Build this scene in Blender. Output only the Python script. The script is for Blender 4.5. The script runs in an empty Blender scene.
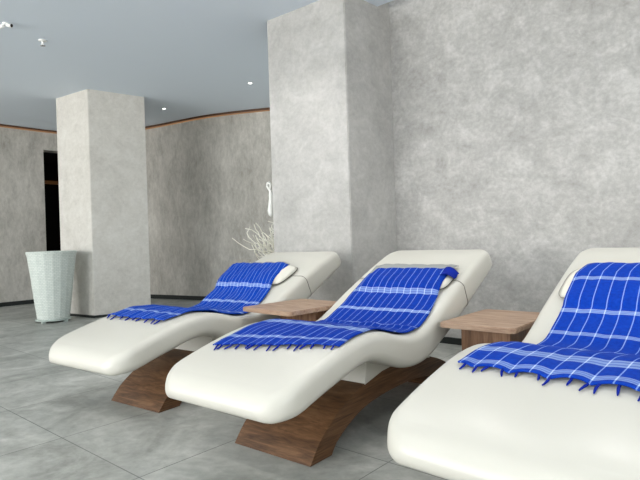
import bpy, bmesh, math, random
from mathutils import Vector, Matrix
random.seed(7)
C = bpy.context.scene
COL = C.collection
PI = math.pi

# ---------------------------------------------------------------- camera
cam_d = bpy.data.cameras.new('camera'); cam = bpy.data.objects.new('camera', cam_d); COL.objects.link(cam)
YAW = math.radians(41.1); ROLL = 0.032
cam_d.sensor_width = 36.0; cam_d.lens = 36.0 * 529.0 / 640.0; cam_d.clip_start = .02; cam_d.clip_end = 200
fw = Vector((-math.sin(YAW), math.cos(YAW), 0)); rt = Vector((math.cos(YAW), math.sin(YAW), 0)); up = Vector((0, 0, 1))
cr, sr = math.cos(ROLL), math.sin(ROLL)
ax = rt * cr - up * sr; ay = up * cr + rt * sr
M = Matrix((ax, ay, -fw)).transposed().to_4x4(); M.translation = Vector((0, 0, 1.0))
cam.matrix_world = M
C.camera = cam

# ---------------------------------------------------------------- light
W = bpy.data.worlds.new('sky'); C.world = W; W.use_nodes = True
bg = W.node_tree.nodes['Background']; bg.inputs[0].default_value = (.86, .94, 1.0, 1); bg.inputs[1].default_value = 1.1
def area(name, loc, target, sx, sy, power, colr):
    d = bpy.data.lights.new(name, 'AREA'); d.shape = 'RECTANGLE'; d.size = sx; d.size_y = sy; d.energy = power; d.color = colr
    o = bpy.data.objects.new(name, d); COL.objects.link(o); o.location = loc
    o.rotation_euler = (Vector(target) - Vector(loc)).to_track_quat('-Z', 'Y').to_euler()
    return o
area('front_window_daylight', (-7.6, -6.9, 1.55), (-7.6, 4, 1.5), 12, 3.0, 640, (1.0, .99, .97))
area('right_window_daylight', (4.3, 0.5, 1.7), (-6, 2.0, 1.3), 5, 2.6, 50, (1.0, .97, .93))
sd = bpy.data.lights.new('sun', 'SUN'); sd.energy = 8.0; sd.angle = .02; sd.color = (1, .98, .95)
so = bpy.data.objects.new('sun', sd); COL.objects.link(so); so.rotation_euler = Vector((-.30, .42, -.86)).to_track_quat('-Z', 'Y').to_euler()
C.view_settings.view_transform = 'Standard'; C.view_settings.look = 'None'
C.view_settings.gamma = 1.0; C.view_settings.use_curve_mapping = False
C.view_settings.exposure = 0.45

# ---------------------------------------------------------------- node helpers
class NT:
    def __init__(s, name, rough=.6, base=(.8, .8, .8), spec=.5):
        s.m = bpy.data.materials.new(name); s.m.use_nodes = True; s.t = s.m.node_tree
        s.b = s.t.nodes['Principled BSDF']; s.b.inputs['Roughness'].default_value = rough
        s.b.inputs['Base Color'].default_value = (*base, 1); s.b.inputs['Specular IOR Level'].default_value = spec
    def n(s, ty, **kw):
        o = s.t.nodes.new(ty)
        for k, v in kw.items(): setattr(o, k, v)
        return o
    def l(s, a, b): s.t.links.new(a, b)
    def val(s, sock, v):
        if hasattr(v, 'is_output') or isinstance(v, bpy.types.NodeSocket): s.l(v, sock)
        else: sock.default_value = v
    def math(s, op, a, b=None, c=None):
        o = s.n('ShaderNodeMath', operation=op); s.val(o.inputs[0], a)
        if b is not None: s.val(o.inputs[1], b)
        if c is not None: s.val(o.inputs[2], c)
        return o.outputs[0]
    def mix(s, f, a, b, blend='MIX'):
        o = s.n('ShaderNodeMix', data_type='RGBA', blend_type=blend); s.val(o.inputs[0], f)
        s.val(o.inputs[6], a if not isinstance(a, tuple) else (*a, 1)); s.val(o.inputs[7], b if not isinstance(b, tuple) else (*b, 1))
        return o.outputs[2]
    def obj(s, scale=(1, 1, 1)):
        tc = s.n('ShaderNodeTexCoord'); mp = s.n('ShaderNodeMapping'); mp.inputs['Scale'].default_value = scale
        s.l(tc.outputs['Object'], mp.inputs[0]); return mp.outputs[0]
    def noise(s, vec, scale, detail=5, rough=.6, dist=0):
        o = s.n('ShaderNodeTexNoise'); o.inputs['Scale'].default_value = scale; o.inputs['Detail'].default_value = detail
        o.inputs['Roughness'].default_value = rough; o.inputs['Distortion'].default_value = dist; s.l(vec, o.inputs['Vector'])
        return o.outputs['Fac']
    def ramp(s, f, stops):
        o = s.n('ShaderNodeValToRGB'); e = o.color_ramp.elements
        while len(e) < len(stops): e.new(.5)
        for i, (p, c) in enumerate(stops): e[i].position = p; e[i].color = (*c, 1)
        s.l(f, o.inputs[0]); return o.outputs[0]
    def bump(s, h, strength=.2, dist=.01):
        o = s.n('ShaderNodeBump'); o.inputs['Strength'].default_value = strength; o.inputs['Distance'].default_value = dist
        s.l(h, o.inputs['Height']); s.l(o.outputs[0], s.b.inputs['Normal'])

def lin(r, g, b):
    f = lambda c: (c / 255 / 12.92) if c / 255 <= .04045 else ((c / 255 + .055) / 1.055) ** 2.4
    return (f(r), f(g), f(b))

def plaster(name, dark, mid, light, sc=1.0, vs=1.1):
    k = NT(name, .72, spec=.3); v = k.obj((1, 1, vs))
    big = k.noise(v, 1.3 * sc, 4, .6, .4); med = k.noise(v, 5 * sc, 8, .72, .5); fine = k.noise(v, 26 * sc, 6, .75)
    f = k.math('ADD', k.math('MULTIPLY', big, .26), k.math('ADD', k.math('MULTIPLY', med, .42), k.math('MULTIPLY', fine, .32)))
    c = k.ramp(f, [(.36, dark), (.5, mid), (.64, light)])
    k.l(c, k.b.inputs['Base Color']); k.bump(med, .15, .01)
    return k.m
M_wall = plaster('plaster_grey', lin(147, 145, 141), lin(174, 172, 168), lin(204, 202, 198))
M_wall_far = plaster('plaster_grey_far', lin(148, 144, 136), lin(180, 176, 168), lin(208, 204, 196), .9, .45)
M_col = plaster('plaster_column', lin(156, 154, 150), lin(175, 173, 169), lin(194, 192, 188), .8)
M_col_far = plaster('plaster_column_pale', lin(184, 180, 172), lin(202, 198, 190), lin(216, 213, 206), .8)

def floor_mat():
    k = NT('concrete_tile', .5, spec=.3); v = k.obj()
    sep = k.n('ShaderNodeSeparateXYZ'); k.l(v, sep.inputs[0])
    def grout(sock, off, per):
        a = k.math('FRACT', k.math('DIVIDE', k.math('SUBTRACT', sock, off), per))
        d = k.math('MULTIPLY', k.math('MINIMUM', a, k.math('SUBTRACT', 1, a)), per)
        return k.math('LESS_THAN', d, .0028)
    g = k.math('MAXIMUM', grout(sep.outputs[0], -2.115 - 7.7, .77), grout(sep.outputs[1], 1.187 - 7.7, .77))
    # every tile its own tone
    ix = k.math('FLOOR', k.math('DIVIDE', k.math('SUBTRACT', sep.outputs[0], -2.115), .77))
    iy = k.math('FLOOR', k.math('DIVIDE', k.math('SUBTRACT', sep.outputs[1], 1.187), .77))
    cmb = k.n('ShaderNodeCombineXYZ'); k.l(ix, cmb.inputs[0]); k.l(iy, cmb.inputs[1])
    wn = k.n('ShaderNodeTexWhiteNoise', noise_dimensions='3D'); k.l(cmb.outputs[0], wn.inputs['Vector'])
    big = k.noise(v, 2.2, 6, .6, .9); fine = k.noise(v, 14, 6, .7, .3)
    f = k.math('ADD', k.math('MULTIPLY', big, .7), k.math('MULTIPLY', fine, .3))
    f = k.math('ADD', f, k.math('MULTIPLY', k.math('SUBTRACT', wn.outputs[0], .5), .07))
    c = k.ramp(f, [(.34, lin(132, 133, 127)), (.5, lin(166, 167, 161)), (.66, lin(196, 196, 190))])
    c = k.mix(k.math('MULTIPLY', g, .75), c, lin(92, 94, 90))
    k.l(c, k.b.inputs['Base Color'])
    r = k.math('ADD', .34, k.math('MULTIPLY', big, .2)); k.l(r, k.b.inputs['Roughness'])
    return k.m
M_floor = floor_mat()
M_ceil = NT('ceiling_paint_blue_grey', .75, lin(214, 223, 232), .3).m
M_slot_shade = NT('slot_shade_dark', .8, lin(28, 27, 26), .2).m  # shade inside the ceiling slot, painted as a near-black colour
M_base = NT('baseboard_dark', .5, lin(34, 38, 36), .3).m
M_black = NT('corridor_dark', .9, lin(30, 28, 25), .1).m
M_trim = NT('cove_brown_trim', .5, lin(84, 58, 42), .3).m

def body_mat():
    k = NT('white_lacquer', .38, lin(199, 196, 186), .45); v = k.obj()
    k.b.inputs['Coat Weight'].default_value = .15; k.b.inputs['Coat Roughness'].default_value = .25
    k.bump(k.noise(v, 9, 2, .5), .03, .01)
    return k.m
M_body = body_mat()
M_cush = NT('cushion_leatherette', .5, lin(216, 213, 200), .35).m
M_cord = NT('dark_cord', .6, lin(48, 40, 38), .3).m
M_strap = NT('strap_grey', .6, lin(150, 146, 138), .3).m

def wood(name, a, b, c, along=(14, 1.2, 14), rough=.5):
    k = NT(name, rough, spec=.35); v = k.obj(along)
    n = k.noise(v, 2.2, 6, .6, .8); n2 = k.noise(v, 9, 4, .6, .3)
    f = k.math('ADD', k.math('MULTIPLY', n, .7), k.math('MULTIPLY', n2, .3))
    k.l(k.ramp(f, [(.36, a), (.5, b), (.66, c)]), k.b.inputs['Base Color']); k.bump(f, .12, .003)
    return k.m
M_arch = wood('walnut_arch', lin(68, 46, 29), lin(96, 67, 43), lin(122, 90, 62), (2.0, 1.2, 22))
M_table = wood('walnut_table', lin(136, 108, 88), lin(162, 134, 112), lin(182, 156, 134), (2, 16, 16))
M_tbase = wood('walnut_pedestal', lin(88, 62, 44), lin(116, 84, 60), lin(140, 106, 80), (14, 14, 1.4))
M_chrome = NT('chrome', .25, lin(200, 200, 200), .5).m; M_chrome.node_tree.nodes['Principled BSDF'].inputs['Metallic'].default_value = .9
M_white = NT('white_plastic', .45, lin(235, 235, 232)).m
M_orn = NT('white_ceramic', .4, lin(226, 226, 220)).m
M_twig = NT('bleached_twig', .8, lin(240, 237, 224), .2).m
M_soil = NT('planter_filling', .95, lin(60, 56, 50), .1).m

def planter_mat():
    k = NT('woven_pale_green', .6, spec=.35)
    uv = k.n('ShaderNodeUVMap'); br = k.n('ShaderNodeTexBrick'); k.l(uv.outputs[0], br.inputs[0])
    br.inputs['Scale'].default_value = 1; br.inputs['Brick Width'].default_value = .045; br.inputs['Row Height'].default_value = .022
    br.inputs['Mortar Size'].default_value = .0022; br.inputs['Mortar Smooth'].default_value = .4
    br.inputs['Color1'].default_value = (*lin(214, 219, 212), 1); br.inputs['Color2'].default_value = (*lin(202, 208, 201), 1)
    br.inputs['Mortar'].default_value = (*lin(176, 187, 180), 1)
    k.l(br.outputs[0], k.b.inputs['Base Color']); k.bump(k.math('SUBTRACT', 1, br.outputs[1]), .5, .006)
    return k.m
M_plant = planter_mat()

def emit(name, colr, st):
    k = NT(name, .5, lin(52, 40, 32)); k.b.inputs['Emission Color'].default_value = (*colr, 1); k.b.inputs['Emission Strength'].default_value = st
    return k.m
M_led = emit('warm_led', (1.0, .50, .22), .22)
M_spot = emit('downlight_glow', (1, .97, .9), 5)

def towel_mat(name, bands, period, phase, hem, base=(26, 62, 200), pst=.42):
    """u across, v along the towel in metres; bands = [(v, halfwidth, strength)]"""
    k = NT(name, .85, spec=.15)
    uv = k.n('ShaderNodeUVMap'); sep = k.n('ShaderNodeSeparateXYZ'); k.l(uv.outputs[0], sep.inputs[0])
    u, v = sep.outputs[0], sep.outputs[1]
    fr = k.math('FRACT', k.math('DIVIDE', k.math('ADD', u, phase), period))
    d = k.math('MULTIPLY', k.math('ABSOLUTE', k.math('SUBTRACT', fr, .5)), period)
    pin = k.math('LESS_THAN', d, .0023)
    tot = None
    for b, hw, st in bands:
        dd = k.math('ABSOLUTE', k.math('SUBTRACT', v, b))
        inside = k.math('LESS_THAN', dd, hw)
        # three fine lines inside the band
        lines = k.math('GREATER_THAN', k.math('COSINE', k.math('MULTIPLY', dd, 2 * PI / (hw * .8))), -.35)
        e = k.math('MULTIPLY', inside, k.math('MULTIPLY', k.math('ADD', .5, k.math('MULTIPLY', lines, .5)), st))
        tot = e if tot is None else k.math('MAXIMUM', tot, e)
    nz = k.noise(k.obj(), 60, 3, .6)
    c = k.ramp(nz, [(.3, lin(base[0] * .6, base[1] * .8, base[2] * .88)), (.7, lin(*base))])
    c = k.mix(k.math('MULTIPLY', pin, pst), c, lin(150, 180, 236))
    c = k.mix(tot, c, lin(146, 170, 212))
    both = k.math('MULTIPLY', pin, k.math('GREATER_THAN', tot, .2)); c = k.mix(k.math('MULTIPLY', both, .4), c, lin(226, 234, 244))
    if hem: c = k.mix(k.math('LESS_THAN', v, hem), c, lin(150, 152, 150))
    k.l(c, k.b.inputs['Base Color'])
    k.bump(k.noise(k.obj(), 240, 2, .5), .15, .002)
    return k.m
M_tassel = NT('tassel_blue', .85, lin(10, 34, 135), .15).m

# ---------------------------------------------------------------- mesh helpers
def link(name, bm, mat, parent=None, smooth=False, mods=None):
    me = bpy.data.meshes.new(name); bm.normal_update(); bm.to_mesh(me); bm.free()
    if smooth:
        for p in me.polygons: p.use_smooth = True
    if mat: me.materials.append(mat)
    o = bpy.data.objects.new(name, me); COL.objects.link(o)
    if parent: o.parent = parent
    return o
def thing(name, label, cat, loc=(0, 0, 0), rz=0, group=None):
    o = bpy.data.objects.new(name, None); COL.objects.link(o); o.location = loc; o.rotation_euler = (0, 0, rz); o.empty_display_size = .1
    return tag(o, label, cat, group)
def tag(o, label, cat, group=None):
    o['label'] = label; o['category'] = cat
    if group: o['group'] = group
    return o
def struct(name, bm, mat, smooth=False):
    o = link(name, bm, mat, None, smooth); o['kind'] = 'structure'; return o
def box(bm, x0, x1, y0, y1, z0, z1, bev=0):
    r = bmesh.ops.create_cube(bm, size=1); vs = r['verts']
    for v in vs: v.co = Vector(((x0 + x1) / 2 + v.co.x * (x1 - x0), (y0 + y1) / 2 + v.co.y * (y1 - y0), (z0 + z1) / 2 + v.co.z * (z1 - z0)))
    if bev:
        es = list({e for v in vs for e in v.link_edges}); bmesh.ops.bevel(bm, geom=es, offset=bev, segments=3, affect='EDGES', profile=.5)
def prism(bm, pts, z0, z1):
    a = [bm.verts.new((x, y, z0)) for x, y in pts]; b = [bm.verts.new((x, y, z1)) for x, y in pts]; n = len(pts)
    bm.faces.new(a[::-1]); bm.faces.new(b)
    for i in range(n): bm.faces.new((a[i], a[(i + 1) % n], b[(i + 1) % n], b[i]))
    bmesh.ops.recalc_face_normals(bm, faces=bm.faces[:])
def tube(bm, pts, rad, seg=8, closed=False):
    pts = [Vector(p) for p in pts]; n = len(pts); rings = []; prev = None
    rads = rad if isinstance(rad, (list, tuple)) else [rad] * n
    for i, p in enumerate(pts):
        if closed: t = pts[(i + 1) % n] - pts[i - 1]
        else: t = pts[min(i + 1, n - 1)] - pts[max(i - 1, 0)]
        t.normalize()
        if prev is None:
            a = t.orthogonal().normalized()
        else:
            a = (prev - t * prev.dot(t)).normalized()
        prev = a; b = t.cross(a)
        rings.append([bm.verts.new(p + (a * math.cos(2 * PI * j / seg) + b * math.sin(2 * PI * j / seg)) * rads[i]) for j in range(seg)])
    for i in range(n if closed else n - 1):
        A, B = rings[i], rings[(i + 1) % n]
        for j in range(seg): bm.faces.new((A[j], A[(j + 1) % seg], B[(j + 1) % seg], B[j]))
    if not closed: bm.faces.new(rings[0][::-1]); bm.faces.new(rings[-1])
def lathe(bm, prof, seg=32, cx=0, cy=0, uvs=False):
    rings = [[bm.verts.new((cx + r * math.cos(2 * PI * j / seg), cy + r * math.sin(2 * PI * j / seg), z)) for j in range(seg)] for r, z in prof]
    uvl = bm.loops.layers.uv.new('UVMap') if uvs else None
    for i in range(len(rings) - 1):
        for j in range(seg):
            f = bm.faces.new((rings[i][j], rings[i][(j + 1) % seg], rings[i + 1][(j + 1) % seg], rings[i + 1][j]))
            if uvs:
                R = .27
                for lp, (jj, ii) in zip(f.loops, ((j, i), (j + 1, i), (j + 1, i + 1), (j, i + 1))):
                    lp[uvl].uv = (2 * PI * R * jj / seg, prof[ii][1])
    if prof[0][0] > 1e-4: bm.faces.new(rings[0][::-1])
    if prof[-1][0] > 1e-4: bm.faces.new(rings[-1])
def interp(x, P):
    if x <= P[0][0]: return P[0][1]
    for (a, b), (c, d) in zip(P, P[1:]):
        if x <= c: return b + (d - b) * (x - a) / (c - a)
    return P[-1][1]
def catmull(P, n):
    """resample a polyline (any dimension) with Catmull-Rom, n samples per span"""
    out = []; L = len(P)
    for i in range(L - 1):
        p0, p1, p2, p3 = P[max(i - 1, 0)], P[i], P[i + 1], P[min(i + 2, L - 1)]
        for k in range(n):
            t = k / n
            out.append(tuple(.5 * ((2 * b) + (c - a) * t + (2 * a - 5 * b + 4 * c - d) * t * t + (-a + 3 * b - 3 * c + d) * t ** 3) for a, b, c, d in zip(p0, p1, p2, p3)))
    out.append(tuple(P[-1])); return out

# ---------------------------------------------------------------- the room
H = 3.24
bm = bmesh.new(); box(bm, -14, 4.6, -7, 8, -.1, 0); struct('floor', bm, M_floor)
bm = bmesh.new(); box(bm, -16, 16, -18, -7.01, -.14, -.03); box(bm, 4.61, 16, -7.01, 8, -.14, -.03); struct('floor_bounce_added', bm, NT('bounce_paving', .8, lin(214, 212, 208), .2).m)  # added unseen paving that bounces sunlight up onto the ceiling
# ceiling stops short of the long wall and leaves a slot, its lid coloured dark as shade
bm = bmesh.new(); prism(bm, [(-14, -7), (4.6, -7), (4.6, 4.27), (-2.97, 4.27), (-2.97, 8), (-14, 8)], H, H + .06); struct('ceiling', bm, M_ceil)
bm = bmesh.new(); box(bm, -3.2, 4.6, 4.1, 4.75, H + .32, H + .38); struct('trim_slot_shade', bm, M_slot_shade)
bm = bmesh.new(); box(bm, -2.92, 4.6, 4.47, 4.75, 0, H + .32); struct('wall_right', bm, M_wall)
bm = bmesh.new(); box(bm, -2.9, 4.6, 4.455, 4.47, 0, .06); struct('baseboard_right', bm, M_base)
# large pier in front of the long wall
bm = bmesh.new(); prism(bm, [(-3.89, 3.74), (-2.92, 3.78), (-2.88, 4.6), (-3.89, 4.6)], 0, H + .30)
bmesh.ops.bevel(bm, geom=[e for e in bm.edges if abs(e.verts[0].co.z - e.verts[1].co.z) > 1], offset=.008, segments=2, affect='EDGES')
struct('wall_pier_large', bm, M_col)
# far column
bm = bmesh.new(); prism(bm, [(-8.13, 3.41), (-7.34, 3.52), (-7.19, 4.32), (-7.98, 4.21)], .0, H)
bmesh.ops.bevel(bm, geom=[e for e in bm.edges if abs(e.verts[0].co.z - e.verts[1].co.z) > 1], offset=.006, segments=2, affect='EDGES')
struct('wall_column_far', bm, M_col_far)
bm = bmesh.new(); prism(bm, [(-8.14, 3.39), (-7.325, 3.505), (-7.17, 4.335), (-7.99, 4.23)], 0, .035); struct('baseboard_column', bm, M_base)
# curved far wall
def wall_strip(name, pts, z0, z1, th, mat, smooth=True):
    b = bmesh.new(); n = len(pts); inn = []; out = []
    for i, p in enumerate(pts):
        a = Vector(pts[max(i - 1, 0)]); c = Vector(pts[min(i + 1, n - 1)]); t = (c - a).normalized(); nn = Vector((-t.y, t.x)) * th
        inn.append(Vector(p)); out.append(Vector(p) + nn)
    v = [[b.verts.new((q.x, q.y, z)) for q in arr] for arr in (inn, out) for z in (z0, z1)]
    for i in range(n - 1):
        b.faces.new((v[0][i], v[0][i + 1], v[1][i + 1], v[1][i])); b.faces.new((v[2][i + 1], v[2][i], v[3][i], v[3][i + 1]))
        b.faces.new((v[1][i], v[1][i + 1], v[3][i + 1], v[3][i])); b.faces.new((v[0][i + 1], v[0][i], v[2][i], v[2][i + 1]))
    b.faces.new((v[0][0], v[1][0], v[3][0], v[2][0])); b.faces.new((v[0][-1], v[2][-1], v[3][-1], v[1][-1]))
    bmesh.ops.recalc_face_normals(b, faces=b.faces[:])
    o = struct(name, b, mat, smooth)
    if smooth:
        for p in o.data.polygons: p.use_smooth = abs(p.normal.z) < .5 and len(p.vertices) == 4
        o.data.set_sharp_from_angle(angle=math.radians(35))
    return o
left = [(-10.65, -6.9), (-10.57, -3.9), (-10.5, -1.5), (-10.45, 1), (-10.42, 3.0), (-10.41, 4.11)]
far = catmull([(-10.36, 4.72), (-10.0, 5.02), (-9.0, 5.42), (-7.57, 5.70), (-6.48, 6.15), (-5.3, 6.8), (-4.0, 7.6)], 6)
wall_strip('wall_left', left, 0, H, .25, M_wall_far)
wall_strip('wall_far', far, 0, H, .25, M_wall_far)
wall_strip('wall_lintel', [(-10.41, 4.11), (-10.36, 4.72)], 2.86, H, .25, M_wall_far, False)
off = lambda pts, d: [(p[0] + d[0], p[1] + d[1]) for p in pts]
wall_strip('baseboard_left', off(left, (.015, 0)), 0, .075, .015, M_base, False)
wall_strip('baseboard_far', off(far, (.008, -.015)), 0, .075, .015, M_base)
full = left + far
wall_strip('trim_2', off(full, (.03, -.035)), H - .028, H, .035, M_trim)
wall_strip('trim_3', off(full, (.012, -.012)), H - .05, H - .03, .008, M_led)
# dark corridor beyond the doorway
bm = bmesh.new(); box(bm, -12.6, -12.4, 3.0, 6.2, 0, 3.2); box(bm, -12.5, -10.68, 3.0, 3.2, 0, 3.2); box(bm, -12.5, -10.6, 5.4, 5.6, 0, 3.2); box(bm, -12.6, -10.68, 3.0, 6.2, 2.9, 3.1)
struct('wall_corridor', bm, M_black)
bm = bmesh.new(); box(bm, -12.38, -12.3, 3.6, 5.2, 2.45, 2.52); tag(link('corridor_lamp', bm, emit('amber_glow', (1, .42, .1), .025)), 'dim amber strip lamp inside the dark doorway', 'lamp')

# ---------------------------------------------------------------- loungers
TB = [((1.395, .426), (1.378, .308)), ((1.46, .453), (1.475, .318)), ((1.57, .487), (1.61, .355)), ((1.70, .521), (1.74, .388)), ((1.84, .550), (1.86, .417)),
      ((1.97, .562), (1.96, .428)), ((2.09, .551), (2.05, .412)), ((2.20, .522), (2.16, .373)), ((2.31, .498), (2.28, .334)), ((2.41, .492), (2.42, .320)),
      ((2.50, .503), (2.56, .340)), ((2.62, .553), (2.70, .395)), ((2.78, .632), (2.86, .460)), ((2.98, .722), (3.06, .553)), ((3.18, .808), (3.27, .652)),
      ((3.34, .868), (3.44, .736)), ((3.44, .896), (3.53, .790))]
Y0 = 2.45; LW = .392
SEC = catmull([(t[0] - Y0, t[1], b[0] - Y0, b[1]) for t, b in TB], 5)
TOPL = [(s[0], s[1]) for s in SEC]
RC = .045
def section(ty, tz, by, bz, hw, rc, n=5, grow=0.0):
    t = Vector((0, ty, tz)); b = Vector((0, by, bz)); v = (t - b); T = v.length; n_ = v / T; rc = min(rc, T * .48, hw * .9)
    c = (t + b) / 2; T += 2 * grow; hw += grow; rc += grow; pts = []
    for sx, sz, a0 in ((1, 1, 0), (-1, 1, 90), (-1, -1, 180), (1, -1, 270)):
        for k in range(n + 1):
            a = math.radians(a0 + 90 * k / n)
            x = sx * (hw - rc) + rc * math.cos(a); z = sz * (T / 2 - rc) + rc * math.sin(a)
            pts.append(c + Vector((x, 0, 0)) + n_ * z)
    return pts
def end_rings(sec, nxt, rad, plan, k=6):
    """closing rings beyond the last section: thickness and width round off"""
    ty, tz, by, bz = sec; c = Vector((0, (ty + by) / 2, (tz + bz) / 2)); c2 = Vector((0, (nxt[0] + nxt[2]) / 2, (nxt[1] + nxt[3]) / 2)); d = (c - c2).normalized()
    t = Vector((0, ty, tz)); b = Vector((0, by, bz)); v = t - b; T = v.length; n_ = v / T; out = []
    for i in range(1, k + 1):
        a = PI / 2 * i / k; T2 = max(T - 2 * rad * (1 - math.cos(a)), .004); cc = c + d * rad * math.sin(a)
        tt = cc + n_ * T2 / 2; bb = cc - n_ * T2 / 2; out.append(((tt.y, tt.z, bb.y, bb.z), rad * math.sin(a), T2))
    return out
def halfw(d, R=.10):
    """half width at distance d from the very end (rounded plan corners)"""
    if d >= R: return LW
    return LW - R * (1 - math.sqrt(max(0, 1 - ((R - d) / R) ** 2)))
def make_body(parent):
    b = bmesh.new(); rings = []
    arc = [0]
    for p, q in zip(SEC, SEC[1:]): arc.append(arc[-1] + math.hypot(q[0] / 2 + q[2] / 2 - p[0] / 2 - p[2] / 2, q[1] / 2 + q[3] / 2 - p[1] / 2 - p[3] / 2))
    L = arc[-1]; er = .044; ef = .060
    foot = end_rings(SEC[0], SEC[1], ef, 0); head = end_rings(SEC[-1], SEC[-2], er, 0)
    seq = [(s, ef - d) for s, d, T in foot[::-1]] + [(s, er + min(a + .016, L - a)) for s, a in zip(SEC, arc)] + [(s, er - d) for s, d, T in head]
    for q, (s, d) in enumerate(seq): rings.append([b.verts.new(p) for p in section(*s, halfw(max(d, .0), .135 if q < len(seq) // 2 else .10), RC)])
    n = len(rings[0])
    for A, B in zip(rings, rings[1:]):
        for j in range(n): b.faces.new((A[j], A[(j + 1) % n], B[(j + 1) % n], B[j]))
    b.faces.new(rings[0]); b.faces.new(rings[-1][::-1])
    bmesh.ops.recalc_face_normals(b, faces=b.faces[:])
    return link('lounger_shell', b, M_body, parent, True)
AO = [(1.70, 0), (1.735, .045), (1.79, .10), (1.93, .19), (2.09, .252), (2.29, .298), (2.5, .314)]; AO = AO + [(5.0 - y, z) for y, z in AO[-2::-1]]
AI = [(1.856, 0), (1.895, .045), (1.99, .098), (2.11, .142), (2.27, .168), (2.5, .178)]; AI = AI + [(5.0 - y, z) for y, z in AI[-2::-1]]
def make_arch(parent):
    b = bmesh.new(); o = catmull(AO, 4); i_ = catmull(AI, 4); N = 48
    def res(P):
        L = [0]
        for p, q in zip(P, P[1:]): L.append(L[-1] + math.dist(p, q))
        out = []
        for k in range(N + 1):
            s = L[-1] * k / N; out.append((interp(s, [(l, p[0]) for l, p in zip(L, P)]), interp(s, [(l, p[1]) for l, p in zip(L, P)])))
        return out
    o, i_ = res(o), res(i_); hw = .246
    g = [[b.verts.new((x, y - Y0, max(z, 0))) for y, z in P] for x in (-hw, hw) for P in (o, i_)]
    for k in range(N):
        b.faces.new((g[0][k], g[0][k + 1], g[2][k + 1], g[2][k])); b.faces.new((g[1][k + 1], g[1][k], g[3][k], g[3][k + 1]))
        b.faces.new((g[0][k + 1], g[0][k], g[1][k], g[1][k + 1])); b.faces.new((g[2][k], g[2][k + 1], g[3][k + 1], g[3][k]))
    for k in (0, N): b.faces.new((g[0][k], g[2][k], g[3][k], g[1][k]))
    bmesh.ops.recalc_face_normals(b, faces=b.faces[:])
    ob = link('wooden_arch', b, M_arch, parent, True); ob.data.set_sharp_from_angle(angle=math.radians(40)); return ob
def make_block(parent):
    b = bmesh.new()
    pts = [(2.14, .262), (2.3, .296), (2.5, .310), (2.7, .296), (2.84, .262), (2.84, .475), (2.7, .42), (2.56, .36), (2.42, .34), (2.28, .355), (2.16, .395)]
    A = [b.verts.new((-.225, y - Y0, z)) for y, z in pts]; B = [b.verts.new((.225, y - Y0, z)) for y, z in pts]; n = len(pts)
    for k in range(n): b.faces.new((A[k], A[(k + 1) % n], B[(k + 1) % n], B[k]))
    b.faces.new(A[::-1]); b.faces.new(B); bmesh.ops.recalc_face_normals(b, faces=b.faces[:])
    return link('support_block', b, M_body, parent)
def lounger(label, cx, rot):
    piv = Vector((cx, 1.8, 0)); R = Matrix.Rotation(rot, 4, 'Z'); loc = piv + R @ Vector((0, Y0 - 1.8, 0))
    t = thing('wave_lounger', label, 'lounger', loc, rot, 'curved white loungers along the wall')
    if not PROTO: PROTO.extend([make_body(t), make_arch(t), make_block(t)])
    else:
        for p in PROTO: c = p.copy(); COL.objects.link(c); c.parent = t
    return t
PROTO = []
L1 = lounger('white curved spa lounger furthest left, its head in front of the large pier', -3.075, math.radians(5.0))
L2 = lounger('middle white curved spa lounger, between the two walnut side tables', -1.815, math.radians(2.3))
for c in L2.children:
    if c.name.startswith('wooden'): c.location.x = -.025
L3 = lounger('nearest white curved spa lounger, cut off by the right edge of the photo', -.58, math.radians(-1.7))

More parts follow.
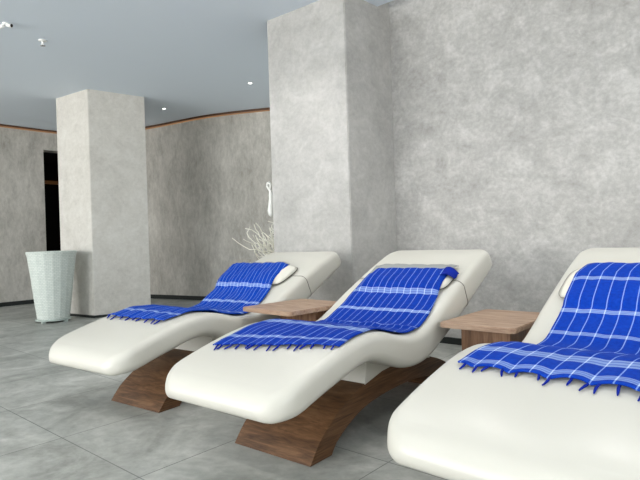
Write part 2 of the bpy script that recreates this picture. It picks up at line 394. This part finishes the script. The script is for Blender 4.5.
# ---------------------------------------------------------------- head cushions (under the towels)
def top_z(x, y):
    """height of the lounger's upper surface in lounger coordinates"""
    z = interp(y, TOPL); e = abs(x) - (LW - RC)
    if e > 0: z -= RC - math.sqrt(max(RC * RC - min(e, RC) ** 2, 0)) if e < RC else RC + (e - RC) * .8
    return z
def nrm(y):
    a, b = interp(y - .04, TOPL), interp(y + .04, TOPL); return Vector((0, -(b - a), .08)).normalized()
def cushion(lg, label, x0, x1, ya, yb, th=.045, pipe=None):
    t = thing('head_cushion', label, 'cushion', lg.matrix_basis @ Vector(((x0 + x1) / 2, (ya + yb) / 2, 0)), lg.rotation_euler.z, 'neck cushions on the loungers')
    o = Vector(((x0 + x1) / 2, (ya + yb) / 2, 0)); b = bmesh.new(); nu, nv = 22, 14; T = {}; rim = []
    for i in range(nu + 1):
        for j in range(nv + 1):
            a, c = -1 + 2 * i / nu, -1 + 2 * j / nv
            # squircle plan
            px = a * (1 - .10 * c ** 4 * a * a); py = c * (1 - .10 * a ** 4 * c * c)
            h = th * max(0, (1 - abs(a) ** 5) * (1 - abs(c) ** 3)) ** .5
            x = o.x + px * (x1 - x0) / 2; y = o.y + py * (yb - ya) / 2
            base = Vector((x, y, interp(y, TOPL))) + nrm(y) * .012
            edge = i in (0, nu) or j in (0, nv)
            up_ = b.verts.new(base + nrm(y) * h - o); lo = up_ if edge else b.verts.new(base - nrm(y) * .010 - o)
            T[i, j] = (up_, lo)
            if edge: rim.append((i, j, up_.co.copy()))
    for i in range(nu):
        for j in range(nv):
            b.faces.new((T[i, j][0], T[i + 1, j][0], T[i + 1, j + 1][0], T[i, j + 1][0]))
            q = (T[i, j][1], T[i, j + 1][1], T[i + 1, j + 1][1], T[i + 1, j][1]); b.faces.new(q)
    link('cushion_pad', b, M_cush, t, True)
    order = [T[i, 0][0] for i in range(0)]
    loop = [r[2] for r in sorted(rim, key=lambda r: math.atan2(r[2].y / (yb - ya), r[2].x / (x1 - x0)))]
    b = bmesh.new(); tube(b, loop, .0026, 6, True); link('piping', b, pipe, t, True)
    if lg is L3: return t
    # elastic strap round the headrest
    s = min(SEC, key=lambda s: abs(s[0] - (yb + ya) / 2 - .02)); b = bmesh.new()
    pts = [p - o for p in section(*s, LW, RC, 6, .003)]; tube(b, pts, .0028, 6, True); ob = link('headrest_strap', b, M_strap, lg, True); ob.location = o
    return t
cushion(L1, 'white cushion under the towel on the lounger furthest left, rounded end showing', -.48, .26, .37, .66, .035, M_cord)
cushion(L2, 'white cushion under the towel of the middle lounger, corner showing by the folded edge', -.26, .335, .40, .64, .032, M_cord)
cushion(L3, 'white cushion sticking out left of the towel on the nearest lounger', -.335, .20, .37, .68, .024, M_strap)

# ---------------------------------------------------------------- towels
def towel(lg, label, xl, xr, yt, yf, mat, cush, ntas, seed, wav=.004, hemwave=0.0, extra=None, tl=.034):
    """xl(s), xr(s): edges at s=0 (head end) .. 1 (foot hem); surfaces follow the lounger"""
    rnd = random.Random(seed); NV, NU = 110, 44
    o = Vector((0, (yt + yf) / 2, 0))
    t = thing('checked_towel', label, 'towel', lg.matrix_basis @ o, lg.rotation_euler.z, 'blue checked towels on the loungers')
    ph = [rnd.uniform(0, 6.28) for _ in range(8)]
    b = bmesh.new(); uvl = b.loops.layers.uv.new('UVMap'); G = {}; UV = {}; arc = 0; prevy = None
    def P(u, s):
        a, c = interp(s, xl), interp(s, xr); x = a + (c - a) * u
        y = yt + (yf - yt) * s + (hemwave * (abs(math.sin(u * PI * 5.2 + ph[0]))) - hemwave * .3) * max(0, (s - .9) / .1)
        if extra: dy, dz = extra(u, s)
        else: dy = dz = 0
        y += dy
        z = top_z(x, y)
        lift = .006
        if cush:
            cx0, cx1, ya, yb, th = cush
            fx = max(0, min(1, (x - cx0 + .03) / .06, (cx1 + .03 - x) / .06)); q = (y - (ya + yb) / 2) / ((yb - ya) / 2 + .05)
            wt = max(0, min(1, (1.35 - abs(q)) / .35)) * fx; z = z * (1 - wt) + interp(y, TOPL) * wt
            if abs(q) < 1: lift += (th + .008) * fx * (1 - abs(q) ** 3) ** .6
        w = wav * (math.sin(x * 46 + ph[1] + y * 3) * .6 + math.sin(x * 95 + ph[2] + y * 5) * .3 + math.sin(y * 34 + x * 9 + ph[3]) * .5)
        lift += wav * 1.2 + w + dz
        edge = max(0, 1 - min(u, 1 - u) * 16); lift = lift * (1 - .35 * edge) + .002
        n = nrm(y); return Vector((x, y, z)) + n * lift
    for i in range(NV + 1):
        s = i / NV
        y = yt + (yf - yt) * s; p = Vector((0, y, interp(y, TOPL)))
        if prevy is not None: arc += (p - prevy).length
        prevy = p
        for j in range(NU + 1):
            u = j / NU; G[i, j] = b.verts.new(P(u, s) - o); UV[i, j] = ((interp(s, xr) - interp(s, xl)) * u, arc)
    for i in range(NV):
        for j in range(NU):
            f = b.faces.new((G[i, j], G[i + 1, j], G[i + 1, j + 1], G[i, j + 1]))
            for lp, kx in zip(f.loops, ((i, j), (i + 1, j), (i + 1, j + 1), (i, j + 1))): lp[uvl].uv = UV[kx]
    w = link('towel_cloth', b, mat, t, True)
    m = w.modifiers.new('thickness', 'SOLIDIFY'); m.thickness = .005; m.offset = 1
    for k in range(ntas):
        u = (k + .5 + rnd.uniform(-.25, .25)) / ntas; p0 = P(u, 1.0); b = bmesh.new(); L = tl * rnd.uniform(.6, 1.35); sx = rnd.uniform(-.5, .35) * L
        pts = []
        for q in range(6):
            f = q / 5; x = p0.x + sx * f + math.sin(f * 3 + ph[4] + k) * .003; y = p0.y + .004 - (L + .004) * f
            r = .0042 * (1 - .45 * f)
            pts.append(Vector((x, y, top_z(x, y) + r + .003 + .005 * (1 - f))) - o)
        tube(b, pts, [.0048, .0044, .0050, .0044, .0038, .0022], 6)
        link('tassel', b, M_tassel, t, True)
    return t
m1 = towel_mat('towel_blue_far', [(.36, .014, .65), (.58, .014, .8), (.78, .012, .7), (1.32, .014, .65), (1.47, .012, .5)], .036, .01, .02, (4, 64, 168))
m2 = towel_mat('towel_blue_middle', [(.36, .015, .6), (.56, .014, .8), (.74, .010, .7), (.98, .012, .7), (1.24, .03, .7), (1.49, .014, .65)], .047, .012, .115, (4, 54, 158))  # wide knee band also paints in the sheen of the lit cloth
m3 = towel_mat('towel_blue_near', [(.235, .016, .7), (.50, .015, .7), (.69, .013, .65), (.9, .012, .6), (1.11, .022, .6), (1.36, .030, .7), (1.49, .016, .6)], .062, .02, 0, (4, 60, 168), .58)  # wider seat and knee bands also paint in sheen
towel(L1, 'blue checked towel on the lounger furthest left, running down to its knee bend', [(0, -.51), (.15, -.44), (.32, -.355), (.42, -.33), (.6, -.33), (.85, -.34), (1, -.33)], [(0, .14), (.15, .17), (.32, .25), (.5, .28), (1, .26)],
      .665, -.70, m1, (-.48, .26, .37, .66, .035), 9, 3, .006, .0, None, .036)
towel(L2, 'blue checked towel on the middle lounger, grey hem at its top edge', [(0, -.325), (.3, -.29), (.6, -.30), (.85, -.29), (1, -.29)], [(0, .30), (.15, .30), (.35, .35), (.8, .36), (1, .365)],
      .69, -.82, m2, (-.26, .335, .40, .64, .032), 15, 5, .0035, .0,
      lambda u, s: ((-.03 + .15 * u) * max(0, (s - .8) / .2) , .014 * math.exp(-((s - .46) / .012) ** 2) * (.4 + .6 * math.sin(u * 9) ** 2)))
towel(L3, 'blue checked towel on the nearest lounger, ragged knotted fringe across the knee bend', [(0, -.26), (.1, -.29), (.35, -.27), (.55, -.27), (.8, -.29), (1, -.31)], [(0, .36), (.3, .34), (.8, .345), (1, .35)],
      .735, -.715, m3, (-.335, .20, .37, .68, .024), 13, 8, .003, .022, None, .034)
tw2 = bpy.data.objects['checked_towel.001']; b = bmesh.new(); oo = Vector((0, (.69 - .82) / 2, 0)); gr = {}
for i in range(9):
    for j in range(9):
        u, v = i / 8, j / 8; x = .265 + .085 * u; y = .600 - .10 * v * (1 - .35 * u) - .02 * u
        gr[i, j] = b.verts.new(Vector((x, y, interp(y, TOPL))) + nrm(y) * (.050 + .012 * math.sin(u * PI) - .03 * u * u + .004 * math.sin(v * 7)) - oo)
for i in range(8):
    for j in range(8): b.faces.new((gr[i, j], gr[i, j + 1], gr[i + 1, j + 1], gr[i + 1, j]))
fc = link('folded_corner', b, M_tassel, tw2, True); fc['label'] = 'dark blue underside of the folded corner'
mm = fc.modifiers.new('thickness', 'SOLIDIFY'); mm.thickness = .005; mm.offset = 1
# ---------------------------------------------------------------- side tables
def side_table(label, cx, cy, sx, sy, z, rot, px0, px1, py0, py1):
    t = thing('side_table', label, 'side table', (cx, cy, 0), rot, 'walnut side tables between the loungers')
    b = bmesh.new(); R = .035; pts = []
    for qx, qy, a0 in ((1, 1, 0), (-1, 1, 90), (-1, -1, 180), (1, -1, 270)):
        for k in range(7): a = math.radians(a0 + 15 * k); pts.append((qx * (sx / 2 - R) + R * math.cos(a), qy * (sy / 2 - R) + R * math.sin(a)))
    prism(b, pts, z - .028, z)
    bmesh.ops.bevel(b, geom=[e for e in b.edges if abs(e.verts[0].co.z - e.verts[1].co.z) < 1e-4], offset=.004, segments=2, affect='EDGES')
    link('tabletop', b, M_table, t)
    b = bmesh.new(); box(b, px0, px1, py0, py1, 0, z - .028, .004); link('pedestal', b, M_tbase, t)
    b = bmesh.new(); box(b, px0 + .02, px1 - .02, py0 + .02, py1 - .02, z - .040, z - .0275); link('mounting_plate', b, M_cord, t)
    return t
side_table('walnut side table between the left and the middle lounger', -2.50, 2.60, .49, .57, .565, math.radians(-3.5), -.14, .215, -.03, .24)
side_table('walnut side table between the middle and the nearest lounger', -1.215, 2.90, .42, .62, .53, 0, -.105, .165, -.25, .22)

# ---------------------------------------------------------------- planter by the far column
pt = thing('planter', 'tall tapered pale green woven planter in front of the far column', 'planter', (-7.56, 3.05, 0))
b = bmesh.new(); lathe(b, [(.195, .045), (.205, .06), (.235, .30), (.268, .60), (.305, .90), (.318, .935), (.320, .955), (.310, .965), (.300, .955), (.290, .90), (.250, .70), (.02, .70)], 18, uvs=True)
link('planter_body', b, M_plant, pt)
b = bmesh.new(); lathe(b, [(.005, .7), (.252, .715), (.252, .73), (.005, .735)], 18); link('filling', b, M_soil, pt)
b = bmesh.new(); lathe(b, [(.215, .025), (.225, .03), (.225, .042), (.215, .046)], 24); link('saucer', b, M_plant, pt, True)
for k in range(4):
    a = k * PI / 2 + .5; b = bmesh.new(); box(b, .19 * math.cos(a) - .025, .19 * math.cos(a) + .025, .19 * math.sin(a) - .025, .19 * math.sin(a) + .025, 0, .026, .004); link('foot', b, M_plant, pt)

# ---------------------------------------------------------------- ornament and twigs by the large pier
orn = thing('wall_ornament', 'small white looped ornament on the left edge of the large pier', 'ornament', (-3.89, 3.80, 1.2))
b = bmesh.new()
tube(b, [(-.075, 0, .30), (-.10, -.01, .345), (-.118, -.012, .375), (-.112, -.012, .405), (-.09, -.01, .41), (-.070, -.008, .39), (-.078, -.006, .36), (-.085, 0, .32)], [.010, .011, .012, .013, .013, .012, .011, .010], 8)
link('loop', b, M_orn, orn, True)
b = bmesh.new(); tube(b, [(-.085, 0, .34), (-.080, 0, .29), (-.076, 0, .24), (-.080, 0, .18), (-.086, 0, .12), (-.080, 0, .08), (-.068, 0, .055)], [.012, .020, .024, .030, .036, .030, .012], 12); link('drop', b, M_orn, orn, True)
b = bmesh.new(); tube(b, [(.0, .02, .24), (-.07, 0, .24)], .006, 8); link('wall_pin', b, M_orn, orn, True)
vs = thing('vase_of_twigs', 'bundle of bleached twigs in a vase behind the head of the left lounger', 'dried twigs', (-4.48, 4.45, 0))
b = bmesh.new(); lathe(b, [(.10, 0), (.14, .02), (.17, .25), (.15, .48), (.09, .60), (.10, .64), (.085, .64), (.075, .60), (.12, .45), (.12, .1), (.01, .08)], 24); link('vase', b, M_orn, vs, True)
b = bmesh.new(); rr = random.Random(4)
for k in range(130):
    a0 = rr.uniform(0, 2 * PI); tilt = rr.uniform(0, .6) ; p = Vector((.03 * math.cos(a0), .03 * math.sin(a0), .45)); d = Vector((0, 0, 1)); g = Vector((math.sin(tilt) * math.cos(a0), math.sin(tilt) * math.sin(a0), math.cos(tilt)))
    pts = [p.copy()]; L = rr.uniform(.70, .98) / 12
    for q in range(12):
        d = (d.lerp(g, .35) + Vector((rr.uniform(-.75, .75), rr.uniform(-.75, .75), rr.uniform(-.6, .5))) * (1 if q > 3 else .05)).normalized(); p = p + d * L; p.x = max(-.27, min(p.x, .5)); pts.append(p.copy())
    tube(b, pts, [.0105 - .0005 * q for q in range(13)], 5)
tw = link('twigs', b, M_twig, vs, True); tw['kind'] = 'stuff'

# ---------------------------------------------------------------- ceiling fittings
def downlight(x, y, label, power=0):
    t = thing('downlight', label, 'ceiling light', (x, y, H), 0, 'round downlights in the grey ceiling')
    b = bmesh.new(); lathe(b, [(.034, 0), (.034, -.005), (.028, -.006), (.025, -.002), (.025, 0)], 20); link('ring', b, M_white, t, True)
    b = bmesh.new(); lathe(b, [(.024, -.0005), (.024, -.005), (.002, -.006)], 16); link('lens', b, M_spot, t, True)
    if power:  # only the added, unseen downlights carry a beam
        d = bpy.data.lights.new('added_downlight_beam', 'SPOT'); d.energy = power; d.spot_size = math.radians(125); d.spot_blend = .8; d.shadow_soft_size = .12; d.color = (1, .975, .94)
        o = bpy.data.objects.new('added_downlight_beam', d); COL.objects.link(o); o.parent = t; o.location = (0, 0, -.02)
downlight(-7.59, 4.91, 'small round downlight in the ceiling just right of the far column')
downlight(-5.58, 5.01, 'small round downlight in the ceiling near the left edge of the large pier')
for dx, dy, lb in ((-3.3, 2.95, 'added unseen downlight above the lounger furthest left'), (-2.05, 2.95, 'added unseen downlight above the middle lounger'), (-.75, 2.95, 'added unseen downlight above the nearest lounger'), (.6, 2.95, 'added unseen downlight to the right of the nearest lounger')):  # added out of view to brighten the lounger heads from above
    downlight(dx, dy, lb, 48)
for dx, dy, lb in ((-3.0, -.6, 'added unseen downlight in front of the foot of the lounger furthest left'), (-1.2, -.6, 'added unseen downlight in front of the foot of the middle lounger')):  # added out of view to lighten the near floor
    downlight(dx, dy, lb, 75)
sp = thing('fire_sprinkler', 'chrome fire sprinkler hanging from the ceiling, at upper left', 'sprinkler', (-5.93, 2.37, H))
b = bmesh.new(); lathe(b, [(.042, 0), (.040, -.008), (.022, -.012), (.02, -.012)], 20); link('escutcheon', b, M_white, sp, True)
b = bmesh.new(); lathe(b, [(.011, -.012), (.012, -.045), (.008, -.05)], 12); link('frame', b, M_white, sp, True)
b = bmesh.new(); lathe(b, [(.008, -.05), (.026, -.056), (.026, -.060), (.004, -.062)], 16); link('deflector', b, M_chrome, sp, True)
cs = thing('twin_spotlight', 'white twin-headed spotlight on the ceiling at the top left corner', 'spotlight', (-5.72, 1.94, H), math.radians(35))
b = bmesh.new(); lathe(b, [(.030, 0), (.030, -.014), (.012, -.018)], 16); link('base', b, M_white, cs, True)
for sx in (-1, 1):
    b = bmesh.new(); tube(b, [(sx * .012, 0, -.02), (sx * .04, 0, -.028), (sx * .062, 0, -.03)], [.014, .019, .021], 10); h = link('lamp_head', b, M_white, cs, True)
    b = bmesh.new(); tube(b, [(sx * .062, 0, -.03), (sx * .068, 0, -.031)], [.017, .015], 10); link('lens', b, M_cord, h, True)
